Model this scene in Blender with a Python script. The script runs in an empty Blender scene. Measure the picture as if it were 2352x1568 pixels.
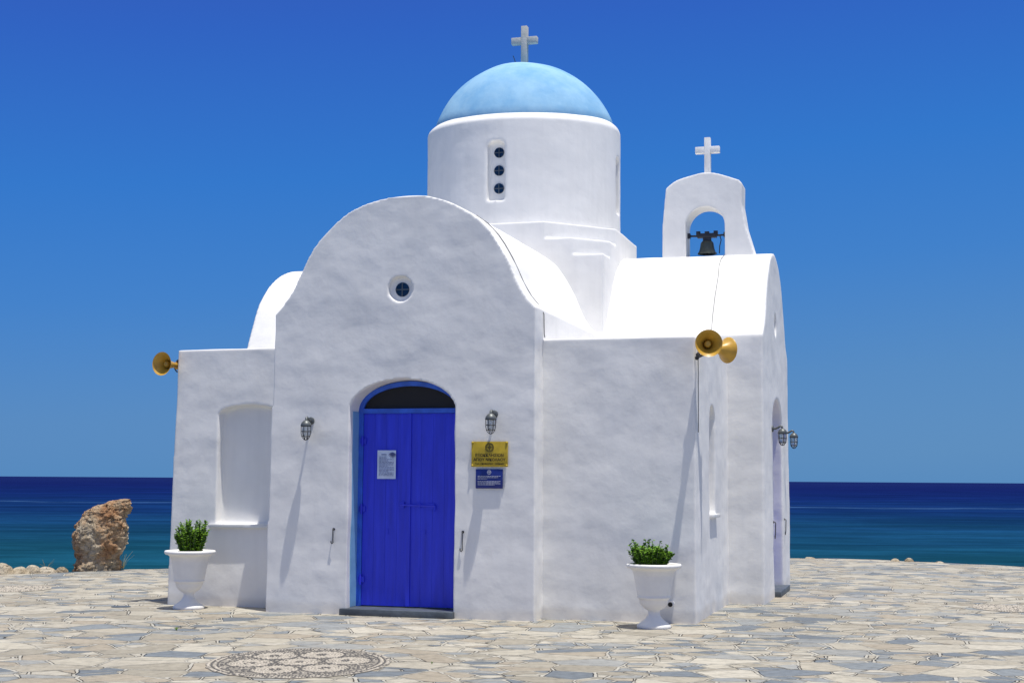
import bpy, bmesh, math, random
from mathutils import Vector, Matrix, noise, Quaternion
random.seed(7)
R=math.radians; PI=math.pi
sc=bpy.context.scene; COL=sc.collection

# ------------------------------------------------------------------ camera
F=3200.0; PITCH=math.atan(317/F); RHO=0.0068; CH=1.45
fw=Vector((0,math.cos(PITCH),math.sin(PITCH))); up0=Vector((0,-math.sin(PITCH),math.cos(PITCH))); X0=Vector((1,0,0))
rc=(X0*math.cos(RHO)+up0*math.sin(RHO)); uc=(-X0*math.sin(RHO)+up0*math.cos(RHO))
cam=bpy.data.cameras.new('camera'); co=bpy.data.objects.new('camera',cam); COL.objects.link(co)
M=Matrix((( rc.x,uc.x,-fw.x,0),(rc.y,uc.y,-fw.y,0),(rc.z,uc.z,-fw.z,CH),(0,0,0,1)))
co.matrix_world=M; cam.sensor_width=36; cam.lens=F/2352*36; cam.clip_end=60000; cam.clip_start=.1
sc.camera=co
def ray(px,py): return rc*(px-1176)+uc*(784-py)+fw*F
def ground(px,py,z=0.0):
    d=ray(px,py); t=(z-CH)/d.z; return Vector((d.x*t,d.y*t,z))
def atY(px,py,Y):
    d=ray(px,py); t=Y/d.y; return Vector((d.x*t,Y,CH+d.z*t))

# ------------------------------------------------------------------ church frame
A=R(16.35); ORG=Vector((.242,14.567,0))
eu=Vector((math.cos(A),-math.sin(A),0)); ev=Vector((math.sin(A),math.cos(A),0))
def W(u,v,z=0): return ORG+eu*u+ev*v+Vector((0,0,z))

# ------------------------------------------------------------------ materials
def newmat(name):
    m=bpy.data.materials.new(name); m.use_nodes=True; nt=m.node_tree
    return m,nt,nt.nodes['Principled BSDF']
def N(nt,t,**k):
    n=nt.nodes.new(t)
    for a,b in k.items():
        if a in ('operation','data_type','blend_type','feature','voronoi_dimensions','noise_dimensions','distance','interpolation_type','wave_type','bands_direction'): setattr(n,a,b)
        else: n.inputs[a].default_value=b
    return n
def ramp(nt,stops,interp='LINEAR'):
    n=nt.nodes.new('ShaderNodeValToRGB'); cr=n.color_ramp; cr.interpolation=interp
    while len(cr.elements)<len(stops): cr.elements.new(.5)
    for e,(p,c) in zip(cr.elements,stops):
        e.position=p; e.color=(c[0],c[1],c[2],1) if hasattr(c,'__len__') else (c,c,c,1)
    return n
def simple(name,c,rough=.6,metal=0,var=.12,scale=8,bump=.0,bscale=30,spec=.5):
    m,nt,b=newmat(name); L=nt.links
    tc=nt.nodes.new('ShaderNodeTexCoord')
    nz=N(nt,'ShaderNodeTexNoise',Scale=scale,Detail=5.0); L.new(tc.outputs['Object'],nz.inputs['Vector'])
    r=ramp(nt,[(.3,[x*(1-var) for x in c]),(.7,[min(1,x*(1+var)) for x in c])]); L.new(nz.outputs[0],r.inputs[0])
    L.new(r.outputs[0],b.inputs['Base Color']); b.inputs['Roughness'].default_value=rough; b.inputs['Metallic'].default_value=metal
    b.inputs['Specular IOR Level'].default_value=spec
    if bump:
        n2=N(nt,'ShaderNodeTexNoise',Scale=bscale,Detail=4.0); L.new(tc.outputs['Object'],n2.inputs['Vector'])
        bp=N(nt,'ShaderNodeBump',Strength=bump,Distance=.01); L.new(n2.outputs[0],bp.inputs['Height']); L.new(bp.outputs[0],b.inputs['Normal'])
    return m
def plaster(name,c,stain=.10,c2=None,sc1=1.6):
    m,nt,b=newmat(name); L=nt.links
    g=nt.nodes.new('ShaderNodeNewGeometry')
    n1=N(nt,'ShaderNodeTexNoise',Scale=sc1,Detail=6.0,Roughness=.62); L.new(g.outputs['Position'],n1.inputs['Vector'])
    r=ramp(nt,[(.30,c2 or [x*(1-stain) for x in c]),(.60,c)]); L.new(n1.outputs[0],r.inputs[0])
    mp=nt.nodes.new('ShaderNodeMapping'); mp.inputs['Scale'].default_value=(9,9,1.1); L.new(g.outputs['Position'],mp.inputs[0])
    n4=N(nt,'ShaderNodeTexNoise',Scale=1.0,Detail=4.0); L.new(mp.outputs[0],n4.inputs['Vector'])
    r4=ramp(nt,[(.3,.965),(.55,1.0)]); L.new(n4.outputs[0],r4.inputs[0])
    mx=N(nt,'ShaderNodeMix',data_type='RGBA',blend_type='MULTIPLY'); mx.inputs[0].default_value=1
    L.new(r.outputs[0],mx.inputs[6]); L.new(r4.outputs[0],mx.inputs[7])
    sp=nt.nodes.new('ShaderNodeSeparateXYZ'); L.new(g.outputs['Position'],sp.inputs[0])
    ad=N(nt,'ShaderNodeMath',operation='MULTIPLY_ADD'); ad.inputs[1].default_value=-.16; L.new(n1.outputs[0],ad.inputs[0]); L.new(sp.outputs['Z'],ad.inputs[2])
    rd=ramp(nt,[(0,(.90,.88,.85)),(.06,(1,1,1))]); L.new(ad.outputs[0],rd.inputs[0])
    m3=N(nt,'ShaderNodeMix',data_type='RGBA',blend_type='MULTIPLY'); m3.inputs[0].default_value=1; L.new(mx.outputs[2],m3.inputs[6]); L.new(rd.outputs[0],m3.inputs[7])
    L.new(m3.outputs[2],b.inputs['Base Color'])
    b.inputs['Roughness'].default_value=.85; b.inputs['Specular IOR Level'].default_value=.2
    n2=N(nt,'ShaderNodeTexNoise',Scale=3.4,Detail=3.0,Roughness=.45); L.new(g.outputs['Position'],n2.inputs['Vector'])
    n3=N(nt,'ShaderNodeTexNoise',Scale=45.0,Detail=4.0); L.new(g.outputs['Position'],n3.inputs['Vector'])
    b1=N(nt,'ShaderNodeBump',Strength=.42,Distance=.028); L.new(n2.outputs[0],b1.inputs['Height'])
    b2=N(nt,'ShaderNodeBump',Strength=.18,Distance=.003); L.new(n3.outputs[0],b2.inputs['Height']); L.new(b1.outputs[0],b2.inputs['Normal'])
    L.new(b2.outputs[0],b.inputs['Normal'])
    return m
WHITE=plaster('whitewash',(.87,.855,.83),.06)
DOME=plaster('dome_paint',(.31,.54,.74),.2,(.19,.42,.67),2.6)
CROSS=simple('stone_cross',(.55,.54,.50),.8,bump=.3,bscale=40)
CROSSW=simple('white_cross',(.82,.81,.79),.7)
JAMB=plaster('jamb_paint',(.22,.45,.70),.1)
DARKG=simple('window_glass',(.006,.02,.05),.15,var=.3)
BLACK=simple('dark_void',(.008,.006,.006),.6)
SLATE=simple('slate',(.08,.095,.11),.5,bump=.4,bscale=25,var=.3)
MARBLE=simple('marble',(.78,.77,.74),.35,bscale=12)
IRON=simple('dark_iron',(.05,.05,.055),.45,.6,bump=.2)
GREYM=simple('weathered_grey_metal',(.13,.14,.14),.45,.4,var=.25)
BRASS=simple('brass',(.52,.36,.02),.4,.1,var=.18,scale=14)
BLET=simple('dark_engraving',(.035,.025,.008),.6)
BSIGN=simple('blue_sign_face',(.010,.025,.20),.4)
WINK=simple('white_print',(.6,.62,.70),.6)
PAPER=simple('paper',(.62,.70,.86),.8)
INK=simple('ink',(.08,.10,.25),.7)
HORN=simple('horn_yellow',(.56,.32,.04),.38,0,var=.18,scale=12,bump=.1)
BRONZE=simple('bronze',(.085,.10,.09),.4,.6,var=.35)
POTW=simple('pot_white',(.84,.82,.79),.55,var=.04,bump=.15,bscale=40)
SOIL=simple('soil',(.07,.045,.03),.9,bump=.6)
CABLE=simple('cable',(.12,.12,.12),.6)
def glassmat():
    m,nt,b=newmat('lamp_glass'); b.inputs['Base Color'].default_value=(.75,.78,.78,1); b.inputs['Roughness'].default_value=.15
    b.inputs['Transmission Weight'].default_value=.6; b.inputs['Alpha'].default_value=.75; return m
LG=glassmat()
def doormat():
    m,nt,b=newmat('blue_door_paint'); L=nt.links
    tc=nt.nodes.new('ShaderNodeTexCoord'); mp=nt.nodes.new('ShaderNodeMapping'); mp.inputs['Scale'].default_value=(10,10,.9); L.new(tc.outputs['Object'],mp.inputs[0])
    n=N(nt,'ShaderNodeTexNoise',Scale=1.6,Detail=6.0); L.new(mp.outputs[0],n.inputs['Vector'])
    r=ramp(nt,[(.25,(.022,.032,.56)),(.6,(.028,.044,.74)),(.85,(.045,.07,.82))]); L.new(n.outputs[0],r.inputs[0]); L.new(r.outputs[0],b.inputs['Base Color'])
    b.inputs['Roughness'].default_value=.42
    bp=N(nt,'ShaderNodeBump',Strength=.2,Distance=.004); L.new(n.outputs[0],bp.inputs['Height']); L.new(bp.outputs[0],b.inputs['Normal']); return m
DOOR=doormat()
FRAMEB=simple('frame_blue',(.035,.13,.66),.5,var=.2)
def leafmat(name,a,bb):
    m,nt,b=newmat(name); L=nt.links
    g=nt.nodes.new('ShaderNodeNewGeometry'); 
    n=N(nt,'ShaderNodeTexNoise',Scale=22.0,Detail=2.0); L.new(g.outputs['Position'],n.inputs['Vector'])
    r=ramp(nt,[(.3,a),(.7,bb)]); L.new(n.outputs[0],r.inputs[0]); L.new(r.outputs[0],b.inputs['Base Color']); b.inputs['Roughness'].default_value=.6
    b.inputs['Specular IOR Level'].default_value=.15; return m
LEAF=leafmat('basil_leaf',(.06,.16,.010),(.18,.33,.025)); STEM=simple('stem',(.10,.14,.05),.7); DRY=simple('dry_grass',(.30,.27,.12),.8)
def rockmat(name,cols,sc_=3.0,pit=16.0,bd=.05):
    m,nt,b=newmat(name); L=nt.links
    g=nt.nodes.new('ShaderNodeNewGeometry')
    n=N(nt,'ShaderNodeTexNoise',Scale=sc_,Detail=8.0,Roughness=.65); L.new(g.outputs['Position'],n.inputs['Vector'])
    r=ramp(nt,[(.28,cols[0]),(.42,cols[1]),(.54,cols[2]),(.70,cols[3])]); L.new(n.outputs[0],r.inputs[0])
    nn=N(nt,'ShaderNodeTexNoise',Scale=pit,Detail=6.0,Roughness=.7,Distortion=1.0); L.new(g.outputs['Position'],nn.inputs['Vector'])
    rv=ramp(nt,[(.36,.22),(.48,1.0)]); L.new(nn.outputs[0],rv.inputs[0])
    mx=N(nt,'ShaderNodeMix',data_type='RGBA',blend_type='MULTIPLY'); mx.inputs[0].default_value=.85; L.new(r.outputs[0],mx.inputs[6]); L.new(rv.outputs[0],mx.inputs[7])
    L.new(mx.outputs[2],b.inputs['Base Color']); b.inputs['Roughness'].default_value=.9; b.inputs['Specular IOR Level'].default_value=.2
    bp=N(nt,'ShaderNodeBump',Strength=1.0,Distance=bd); L.new(nn.outputs[0],bp.inputs['Height']); L.new(bp.outputs[0],b.inputs['Normal']); return m
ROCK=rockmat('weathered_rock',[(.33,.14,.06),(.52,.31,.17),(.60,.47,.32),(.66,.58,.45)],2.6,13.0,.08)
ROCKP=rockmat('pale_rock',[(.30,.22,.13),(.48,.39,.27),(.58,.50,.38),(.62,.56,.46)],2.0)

def pavemat():
    m,nt,b=newmat('flagstones'); L=nt.links
    g=nt.nodes.new('ShaderNodeNewGeometry')
    nd=N(nt,'ShaderNodeTexNoise',Scale=3.2,Detail=5.0,Roughness=.6); L.new(g.outputs['Position'],nd.inputs['Vector'])
    sub=N(nt,'ShaderNodeVectorMath',operation='SUBTRACT'); sub.inputs[1].default_value=(.5,.5,.5); L.new(nd.outputs['Color'],sub.inputs[0])
    scl=N(nt,'ShaderNodeVectorMath',operation='SCALE'); scl.inputs['Scale'].default_value=.07; L.new(sub.outputs[0],scl.inputs[0])
    add=N(nt,'ShaderNodeVectorMath',operation='ADD'); L.new(g.outputs['Position'],add.inputs[0]); L.new(scl.outputs[0],add.inputs[1])
    def vor(scale,rot,sx):
        mp=nt.nodes.new('ShaderNodeMapping'); mp.inputs['Rotation'].default_value=(0,0,rot); mp.inputs['Scale'].default_value=(1,sx,1); L.new(add.outputs[0],mp.inputs[0])
        a=N(nt,'ShaderNodeTexVoronoi',feature='F1',voronoi_dimensions='2D',Scale=scale,Randomness=1.0)
        e=N(nt,'ShaderNodeTexVoronoi',feature='DISTANCE_TO_EDGE',voronoi_dimensions='2D',Scale=scale,Randomness=1.0)
        for x in (a,e): L.new(mp.outputs[0],x.inputs['Vector'])
        em_=N(nt,'ShaderNodeMath',operation='DIVIDE'); em_.inputs[1].default_value=scale; L.new(e.outputs['Distance'],em_.inputs[0])
        s=nt.nodes.new('ShaderNodeSeparateColor'); L.new(a.outputs['Color'],s.inputs[0])
        return s,em_
    s1,e1=vor(2.4,.35,1.2)
    s2,e2=vor(3.7,1.1,1.4)
    sel=N(nt,'ShaderNodeMath',operation='GREATER_THAN'); sel.inputs[1].default_value=.42; L.new(s1.outputs[0],sel.inputs[0])
    emin=N(nt,'ShaderNodeMath',operation='MINIMUM'); L.new(e1.outputs[0],emin.inputs[0]); L.new(e2.outputs[0],emin.inputs[1])
    em=N(nt,'ShaderNodeMix',data_type='FLOAT'); L.new(sel.outputs[0],em.inputs[0]); L.new(e1.outputs[0],em.inputs[2]); L.new(emin.outputs[0],em.inputs[3])
    sm=N(nt,'ShaderNodeMath',operation='ADD'); L.new(s2.outputs[1],sm.inputs[0]); L.new(s1.outputs[2],sm.inputs[1])
    fr=N(nt,'ShaderNodeMath',operation='FRACT'); L.new(sm.outputs[0],fr.inputs[0])
    rnd=N(nt,'ShaderNodeMix',data_type='FLOAT'); L.new(sel.outputs[0],rnd.inputs[0]); L.new(s1.outputs[1],rnd.inputs[2]); L.new(fr.outputs[0],rnd.inputs[3])
    cr=ramp(nt,[(0,(.165,.185,.205)),(.09,(.30,.30,.285)),(.18,(.375,.34,.275)),(.30,(.315,.285,.23)),(.41,(.42,.385,.315)),(.53,(.265,.275,.275)),(.62,(.455,.42,.35)),(.74,(.35,.305,.24)),(.84,(.21,.228,.24)),(.91,(.40,.365,.30))],'CONSTANT')
    L.new(rnd.outputs[0],cr.inputs[0])
    n1=N(nt,'ShaderNodeTexNoise',Scale=11.0,Detail=9.0,Roughness=.7); L.new(g.outputs['Position'],n1.inputs['Vector'])
    r1=ramp(nt,[(.25,.62),(.5,1.0),(.75,1.25)]); L.new(n1.outputs[0],r1.inputs[0])
    mx=N(nt,'ShaderNodeMix',data_type='RGBA',blend_type='MULTIPLY'); mx.inputs[0].default_value=1; L.new(cr.outputs[0],mx.inputs[6]); L.new(r1.outputs[0],mx.inputs[7])
    n0=N(nt,'ShaderNodeTexNoise',Scale=.5,Detail=4.0); L.new(g.outputs['Position'],n0.inputs['Vector'])
    r0=ramp(nt,[(.3,.88),(.7,1.1)]); L.new(n0.outputs[0],r0.inputs[0])
    mx0=N(nt,'ShaderNodeMix',data_type='RGBA',blend_type='MULTIPLY'); mx0.inputs[0].default_value=1; L.new(mx.outputs[2],mx0.inputs[6]); L.new(r0.outputs[0],mx0.inputs[7])
    nj=N(nt,'ShaderNodeTexNoise',Scale=4.1,Detail=5.0); L.new(g.outputs['Position'],nj.inputs['Vector'])
    jw=N(nt,'ShaderNodeMath',operation='MULTIPLY_ADD'); jw.inputs[1].default_value=-.042; jw.inputs[2].default_value=.0145; L.new(nj.outputs[0],jw.inputs[0])
    ee=N(nt,'ShaderNodeMath',operation='ADD'); L.new(em.outputs[0],ee.inputs[0]); L.new(jw.outputs[0],ee.inputs[1])
    jm=N(nt,'ShaderNodeMapRange'); jm.inputs['From Min'].default_value=.0; jm.inputs['From Max'].default_value=.003; L.new(ee.outputs[0],jm.inputs[0])
    mort=ramp(nt,[(.3,(.36,.335,.285)),(.6,(.48,.455,.395))]); L.new(n1.outputs[0],mort.inputs[0])
    mj=N(nt,'ShaderNodeMix',data_type='RGBA'); L.new(jm.outputs[0],mj.inputs[0]); L.new(mort.outputs[0],mj.inputs[6]); L.new(mx0.outputs[2],mj.inputs[7])
    dk=ramp(nt,[(.0,1.0),(.002,.08),(.009,.08),(.015,1.0)]); L.new(ee.outputs[0],dk.inputs[0])
    nk=N(nt,'ShaderNodeTexNoise',Scale=3.3,Detail=3.0); L.new(add.outputs[0],nk.inputs['Vector'])
    rk=ramp(nt,[(.40,.15),(.53,1.0)]); L.new(nk.outputs[0],rk.inputs[0])
    mk=N(nt,'ShaderNodeMix',data_type='RGBA',blend_type='MULTIPLY'); L.new(rk.outputs[0],mk.inputs[0]); L.new(mj.outputs[2],mk.inputs[6]); L.new(dk.outputs[0],mk.inputs[7])
    L.new(mk.outputs[2],b.inputs['Base Color']); b.inputs['Roughness'].default_value=.8; b.inputs['Specular IOR Level'].default_value=.2
    hs=N(nt,'ShaderNodeMapRange'); hs.inputs['From Min'].default_value=.0; hs.inputs['From Max'].default_value=.010; L.new(ee.outputs[0],hs.inputs[0])
    ht=N(nt,'ShaderNodeMath',operation='MULTIPLY_ADD'); ht.inputs[1].default_value=.9; L.new(n1.outputs[0],ht.inputs[0]); L.new(hs.outputs[0],ht.inputs[2])
    hr=N(nt,'ShaderNodeMath',operation='MULTIPLY_ADD'); hr.inputs[1].default_value=.5; L.new(rnd.outputs[0],hr.inputs[0]); L.new(ht.outputs[0],hr.inputs[2])
    bp=N(nt,'ShaderNodeBump',Strength=.75,Distance=.014); L.new(hr.outputs[0],bp.inputs['Height']); L.new(bp.outputs[0],b.inputs['Normal'])
    return m
PAVE=pavemat()
def seamat():
    m,nt,b=newmat('sea_water'); L=nt.links
    g=nt.nodes.new('ShaderNodeNewGeometry'); sp=nt.nodes.new('ShaderNodeSeparateXYZ'); L.new(g.outputs['Position'],sp.inputs[0])
    lg=N(nt,'ShaderNodeMath',operation='LOGARITHM'); lg.inputs[1].default_value=10; L.new(sp.outputs['Y'],lg.inputs[0])
    mp=nt.nodes.new('ShaderNodeMapping'); mp.inputs['Scale'].default_value=(.012,.03,1); L.new(g.outputs['Position'],mp.inputs[0])
    n=N(nt,'ShaderNodeTexNoise',Scale=1.0,Detail=6.0); L.new(mp.outputs[0],n.inputs['Vector'])
    pr=N(nt,'ShaderNodeMath',operation='MULTIPLY_ADD'); pr.inputs[1].default_value=.35; L.new(n.outputs[0],pr.inputs[0]); L.new(lg.outputs[0],pr.inputs[2])
    mr=N(nt,'ShaderNodeMapRange'); mr.inputs['From Min'].default_value=1.95; mr.inputs['From Max'].default_value=3.5; L.new(pr.outputs[0],mr.inputs[0])
    c=ramp(nt,[(0,(.007,.060,.095)),(.14,(.006,.043,.100)),(.30,(.005,.026,.102)),(.48,(.0045,.016,.094)),(.7,(.005,.012,.084)),(1,(.007,.015,.088))]); L.new(mr.outputs[0],c.inputs[0])
    mp2=nt.nodes.new('ShaderNodeMapping'); mp2.inputs['Scale'].default_value=(.30,1.0,1); L.new(g.outputs['Position'],mp2.inputs[0])
    n2=N(nt,'ShaderNodeTexNoise',Scale=.10,Detail=13.0,Roughness=.84); L.new(mp2.outputs[0],n2.inputs['Vector'])
    r2=ramp(nt,[(.36,.55),(.5,.95),(.64,1.65)]); L.new(n2.outputs[0],r2.inputs[0])
    mx=N(nt,'ShaderNodeMix',data_type='RGBA',blend_type='MULTIPLY'); mx.inputs[0].default_value=1; L.new(c.outputs[0],mx.inputs[6]); L.new(r2.outputs[0],mx.inputs[7])
    mp3=nt.nodes.new('ShaderNodeMapping'); mp3.inputs['Scale'].default_value=(.02,.004,1); L.new(g.outputs['Position'],mp3.inputs[0])
    n3=N(nt,'ShaderNodeTexNoise',Scale=1.0,Detail=3.0); L.new(mp3.outputs[0],n3.inputs['Vector'])
    ya=N(nt,'ShaderNodeMath',operation='MULTIPLY_ADD'); ya.inputs[1].default_value=60.0; L.new(n3.outputs[0],ya.inputs[0]); L.new(sp.outputs['Y'],ya.inputs[2])
    yb=N(nt,'ShaderNodeMapRange'); yb.inputs['From Min'].default_value=200; yb.inputs['From Max'].default_value=300; L.new(ya.outputs[0],yb.inputs[0])
    yr=ramp(nt,[(.45,0),(.49,1),(.52,1),(.56,0)]); L.new(yb.outputs[0],yr.inputs[0])
    nm=ramp(nt,[(.44,.0),(.58,.7)]); L.new(n2.outputs[0],nm.inputs[0])
    mm=N(nt,'ShaderNodeMath',operation='MULTIPLY'); L.new(yr.outputs[0],mm.inputs[0]); L.new(nm.outputs[0],mm.inputs[1])
    fm=N(nt,'ShaderNodeMix',data_type='RGBA'); fm.inputs[7].default_value=(.06,.14,.30,1); L.new(mm.outputs[0],fm.inputs[0]); L.new(mx.outputs[2],fm.inputs[6])
    L.new(fm.outputs[2],b.inputs['Base Color']); b.inputs['Roughness'].default_value=.5; b.inputs['Specular IOR Level'].default_value=.0
    bp=N(nt,'ShaderNodeBump',Strength=.6,Distance=.3); L.new(n2.outputs[0],bp.inputs['Height']); L.new(bp.outputs[0],b.inputs['Normal'])
    return m
SEA=seamat()

# ------------------------------------------------------------------ mesh helpers
class MB:
    def __init__(s): s.v=[]; s.f=[]
    def add(s,vs,fs,M=None):
        o=len(s.v); s.v+=[tuple(M@Vector(p)) if M else tuple(p) for p in vs]; s.f+=[tuple(i+o for i in f) for f in fs]; return s
    def box(s,a,b,M=None):
        (x0,y0,z0),(x1,y1,z1)=a,b
        return s.add([(x0,y0,z0),(x1,y0,z0),(x1,y1,z0),(x0,y1,z0),(x0,y0,z1),(x1,y0,z1),(x1,y1,z1),(x0,y1,z1)],
              [(0,3,2,1),(4,5,6,7),(0,1,5,4),(1,2,6,5),(2,3,7,6),(3,0,4,7)],M)
    def prism(s,pts,axis,a,b,M=None):
        n=len(pts)
        def P(p,t): return (p[0],t,p[1]) if axis=='y' else ((t,p[0],p[1]) if axis=='x' else (p[0],p[1],t))
        vs=[P(p,a) for p in pts]+[P(p,b) for p in pts]
        fs=[tuple(range(n)),tuple(range(2*n-1,n-1,-1))]+[(i,i+n,(i+1)%n+n,(i+1)%n) for i in range(n)]
        return s.add(vs,fs,M)
    def lathe(s,prof,n=32,M=None,wob=None):
        vs=[];fs=[];m=len(prof)
        for r,z in prof:
            for k in range(n):
                t=2*PI*k/n; vs.append((r*math.cos(t),r*math.sin(t),z))
        for i in range(m-1):
            for k in range(n):
                a=i*n+k;b=i*n+(k+1)%n; fs.append((a,b,b+n,a+n))
        if prof[0][0]>1e-5: fs.append(tuple(range(n-1,-1,-1)))
        if prof[-1][0]>1e-5: fs.append(tuple((m-1)*n+k for k in range(n)))
        return s.add(vs,fs,M)
    def tube(s,pts,r,n=8,M=None):
        pts=[Vector(p) for p in pts]; vs=[];fs=[]; m=len(pts); 
        t0=(pts[1]-pts[0]).normalized(); nn=t0.orthogonal().normalized()
        for i,p in enumerate(pts):
            t=(pts[min(i+1,m-1)]-pts[max(i-1,0)]).normalized()
            nn=(nn-t*nn.dot(t)).normalized(); bb=t.cross(nn); rr=r[i] if hasattr(r,'__len__') else r
            for k in range(n):
                a=2*PI*k/n; vs.append(p+nn*math.cos(a)*rr+bb*math.sin(a)*rr)
        for i in range(m-1):
            for k in range(n):
                a=i*n+k;b=i*n+(k+1)%n; fs.append((a,b,b+n,a+n))
        fs.append(tuple(range(n-1,-1,-1))); fs.append(tuple((m-1)*n+k for k in range(n)))
        return s.add(vs,fs,M)
    def mesh(s,name):
        me=bpy.data.meshes.new(name); me.from_pydata(s.v,[],s.f); me.validate()
        bm=bmesh.new(); bm.from_mesh(me); bmesh.ops.remove_doubles(bm,verts=bm.verts,dist=1e-6); bmesh.ops.recalc_face_normals(bm,faces=bm.faces); bm.to_mesh(me); bm.free()
        return me
    def build(s,name,mat,parent=None,smooth=35,bevel=0):
        me=s.mesh(name); return link(name,me,mat,parent,smooth,bevel)
def link(name,me,mat,parent=None,smooth=35,bevel=0):
    me.materials.clear(); me.materials.append(mat)
    if bevel:
        bm=bmesh.new(); bm.from_mesh(me)
        es=[e for e in bm.edges if len(e.link_faces)==2 and e.calc_face_angle(0)>R(35)]
        bmesh.ops.bevel(bm,geom=es,offset=bevel,segments=2,affect='EDGES',profile=.5); bm.to_mesh(me); bm.free()
    if smooth:
        me.polygons.foreach_set('use_smooth',[True]*len(me.polygons))
        if smooth<180: me.set_sharp_from_angle(angle=R(smooth))
    o=bpy.data.objects.new(name,me); COL.objects.link(o)
    if parent: o.parent=parent
    return o
def empty(name,loc,label,cat,group=None,rz=0,quat=None):
    o=bpy.data.objects.new(name,None); COL.objects.link(o); o.empty_display_size=.1; o.location=loc
    if quat: o.rotation_mode='QUATERNION'; o.rotation_quaternion=quat
    else: o.rotation_euler=(0,0,rz)
    return tag(o,label,cat,group)
def tag(o,label,cat,group=None):
    o['label']=label; o['category']=cat
    if group: o['group']=group
    return o
def struct(o): o['kind']='structure'; return o
def spline(pts,n=5):
    out=[]; P=[Vector((p[0],p[1])) for p in pts]
    for i in range(len(P)-1):
        p0=P[max(i-1,0)];p1=P[i];p2=P[i+1];p3=P[min(i+2,len(P)-1)]
        for k in range(n):
            t=k/n; q=.5*((2*p1)+(p2-p0)*t+(2*p0-5*p1+4*p2-p3)*t*t+(3*p1-p0-3*p2+p3)*t**3); out.append((q.x,q.y))
    out.append(tuple(P[-1])); return out
def arch(cx,hw,z0,zs,rise,n=20):
    return [(cx-hw,z0),(cx+hw,z0)]+[(cx+hw*math.cos(PI*k/n),zs+rise*math.sin(PI*k/n)) for k in range(n+1)]
def circ(cx,cz,r,n=28): return [(cx+r*math.cos(2*PI*k/n),cz+r*math.sin(2*PI*k/n)) for k in range(n)]
def solid(name,mb,cutters,voxel,mat,parent,amp=.006,smooth_it=1):
    tmp=bpy.data.objects.new('tmp',mb.mesh('tmp')); COL.objects.link(tmp); cs=[]
    for c in cutters:
        k=bpy.data.objects.new('cut',c.mesh('cut')); COL.objects.link(k); cs.append(k)
        md=tmp.modifiers.new('b','BOOLEAN'); md.operation='DIFFERENCE'; md.object=k; md.solver='EXACT'
    md=tmp.modifiers.new('r','REMESH'); md.mode='VOXEL'; md.voxel_size=voxel; md.adaptivity=0
    if smooth_it:
        md=tmp.modifiers.new('s','SMOOTH'); md.iterations=smooth_it; md.factor=.5
    bpy.context.view_layer.update(); dg=bpy.context.evaluated_depsgraph_get()
    me=bpy.data.meshes.new_from_object(tmp.evaluated_get(dg)); me.name=name
    for k in cs+[tmp]:
        m_=k.data; bpy.data.objects.remove(k); bpy.data.meshes.remove(m_)
    if amp:
        n=len(me.vertices); c=[0.0]*(3*n); nn=[0.0]*(3*n)
        me.vertices.foreach_get('co',c); me.vertices.foreach_get('normal',nn); nz=noise.noise
        for i in range(n):
            j=3*i; x,y,z=c[j],c[j+1],c[j+2]
            d=amp*(nz((x*1.1+3,y*1.1,z*1.3))*1.4+nz((x*2.6,y*2.6+9,z*3.4))*.75+nz((x*5,y*5,z*8+5))*.22)
            c[j]+=nn[j]*d; c[j+1]+=nn[j+1]*d; c[j+2]+=nn[j+2]*d
        me.vertices.foreach_set('co',c); me.update()
    return link(name,me,mat,parent,180)
def text_mb(s,size,M,depth=.001,off=0):
    cu=bpy.data.curves.new('t','FONT'); cu.body=s; cu.size=size; cu.align_x='CENTER'; cu.align_y='CENTER'; cu.extrude=depth; cu.resolution_u=3; cu.offset=off
    o=bpy.data.objects.new('t',cu); COL.objects.link(o); bpy.context.view_layer.update()
    dg=bpy.context.evaluated_depsgraph_get(); me=bpy.data.meshes.new_from_object(o.evaluated_get(dg))
    vs=[tuple(v.co) for v in me.vertices]; fs=[tuple(p.vertices) for p in me.polygons]
    bpy.data.objects.remove(o); bpy.data.curves.remove(cu); bpy.data.meshes.remove(me)
    return vs,fs,M
RX=Matrix.Rotation(PI/2,4,'X')
def T(x,y,z): return Matrix.Translation((x,y,z))

# ------------------------------------------------------------------ ground, shore, sea
edge_px=[(-500,1345),(-200,1330),(0,1318),(150,1314),(300,1307),(600,1300),(1000,1291),(1400,1285),(1830,1281),(2000,1284),(2150,1291),(2352,1301),(2700,1318),(3300,1345)]
ep=[ground(*p) for p in edge_px]; E2=[]
for i in range(len(ep)-1):
    for k in range(8):
        p=ep[i].lerp(ep[i+1],k/8); p.y+=.22*noise.noise((p.x*1.7,3,1)); E2.append(p)
E2.append(ep[-1])
g=MB(); n=len(E2); vs=[];fs=[]
for p in E2: vs+=[(p.x,p.y,0),(p.x*1.5,-16,0),(p.x,p.y+.03,-.12)]
for i in range(n-1):
    a=3*i;b=3*i+3; fs+=[(a,a+1,b+1,b),(a,b,b+2,a+2)]
g.add(vs,fs); go=g.build('ground',PAVE,None,30); struct(go)
sh=MB(); vs=[];fs=[]; rows=[(0,-.09),(.5,-.4),(1.5,-.9),(3.5,-1.7),(7,-3.2)]
for i,p in enumerate(E2):
    for (d,z) in rows: vs.append((p.x*(1+.01*d),p.y+d-.02,z+(.12*noise.noise((p.x*2,d*2,0)) if d>0 else 0)))
m=len(rows)
for i in range(n-1):
    for k in range(m-1): a=i*m+k; fs.append((a,a+1,a+m+1,a+m))
sh.add(vs,fs); struct(sh.build('shore',ROCKP,None,60))
s=MB(); s.add([(-30000,5,-2.5),(30000,5,-2.5),(30000,40000,-2.5),(-30000,40000,-2.5)],[(0,1,2,3)]); struct(s.build('sea',SEA,None,0))

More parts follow.
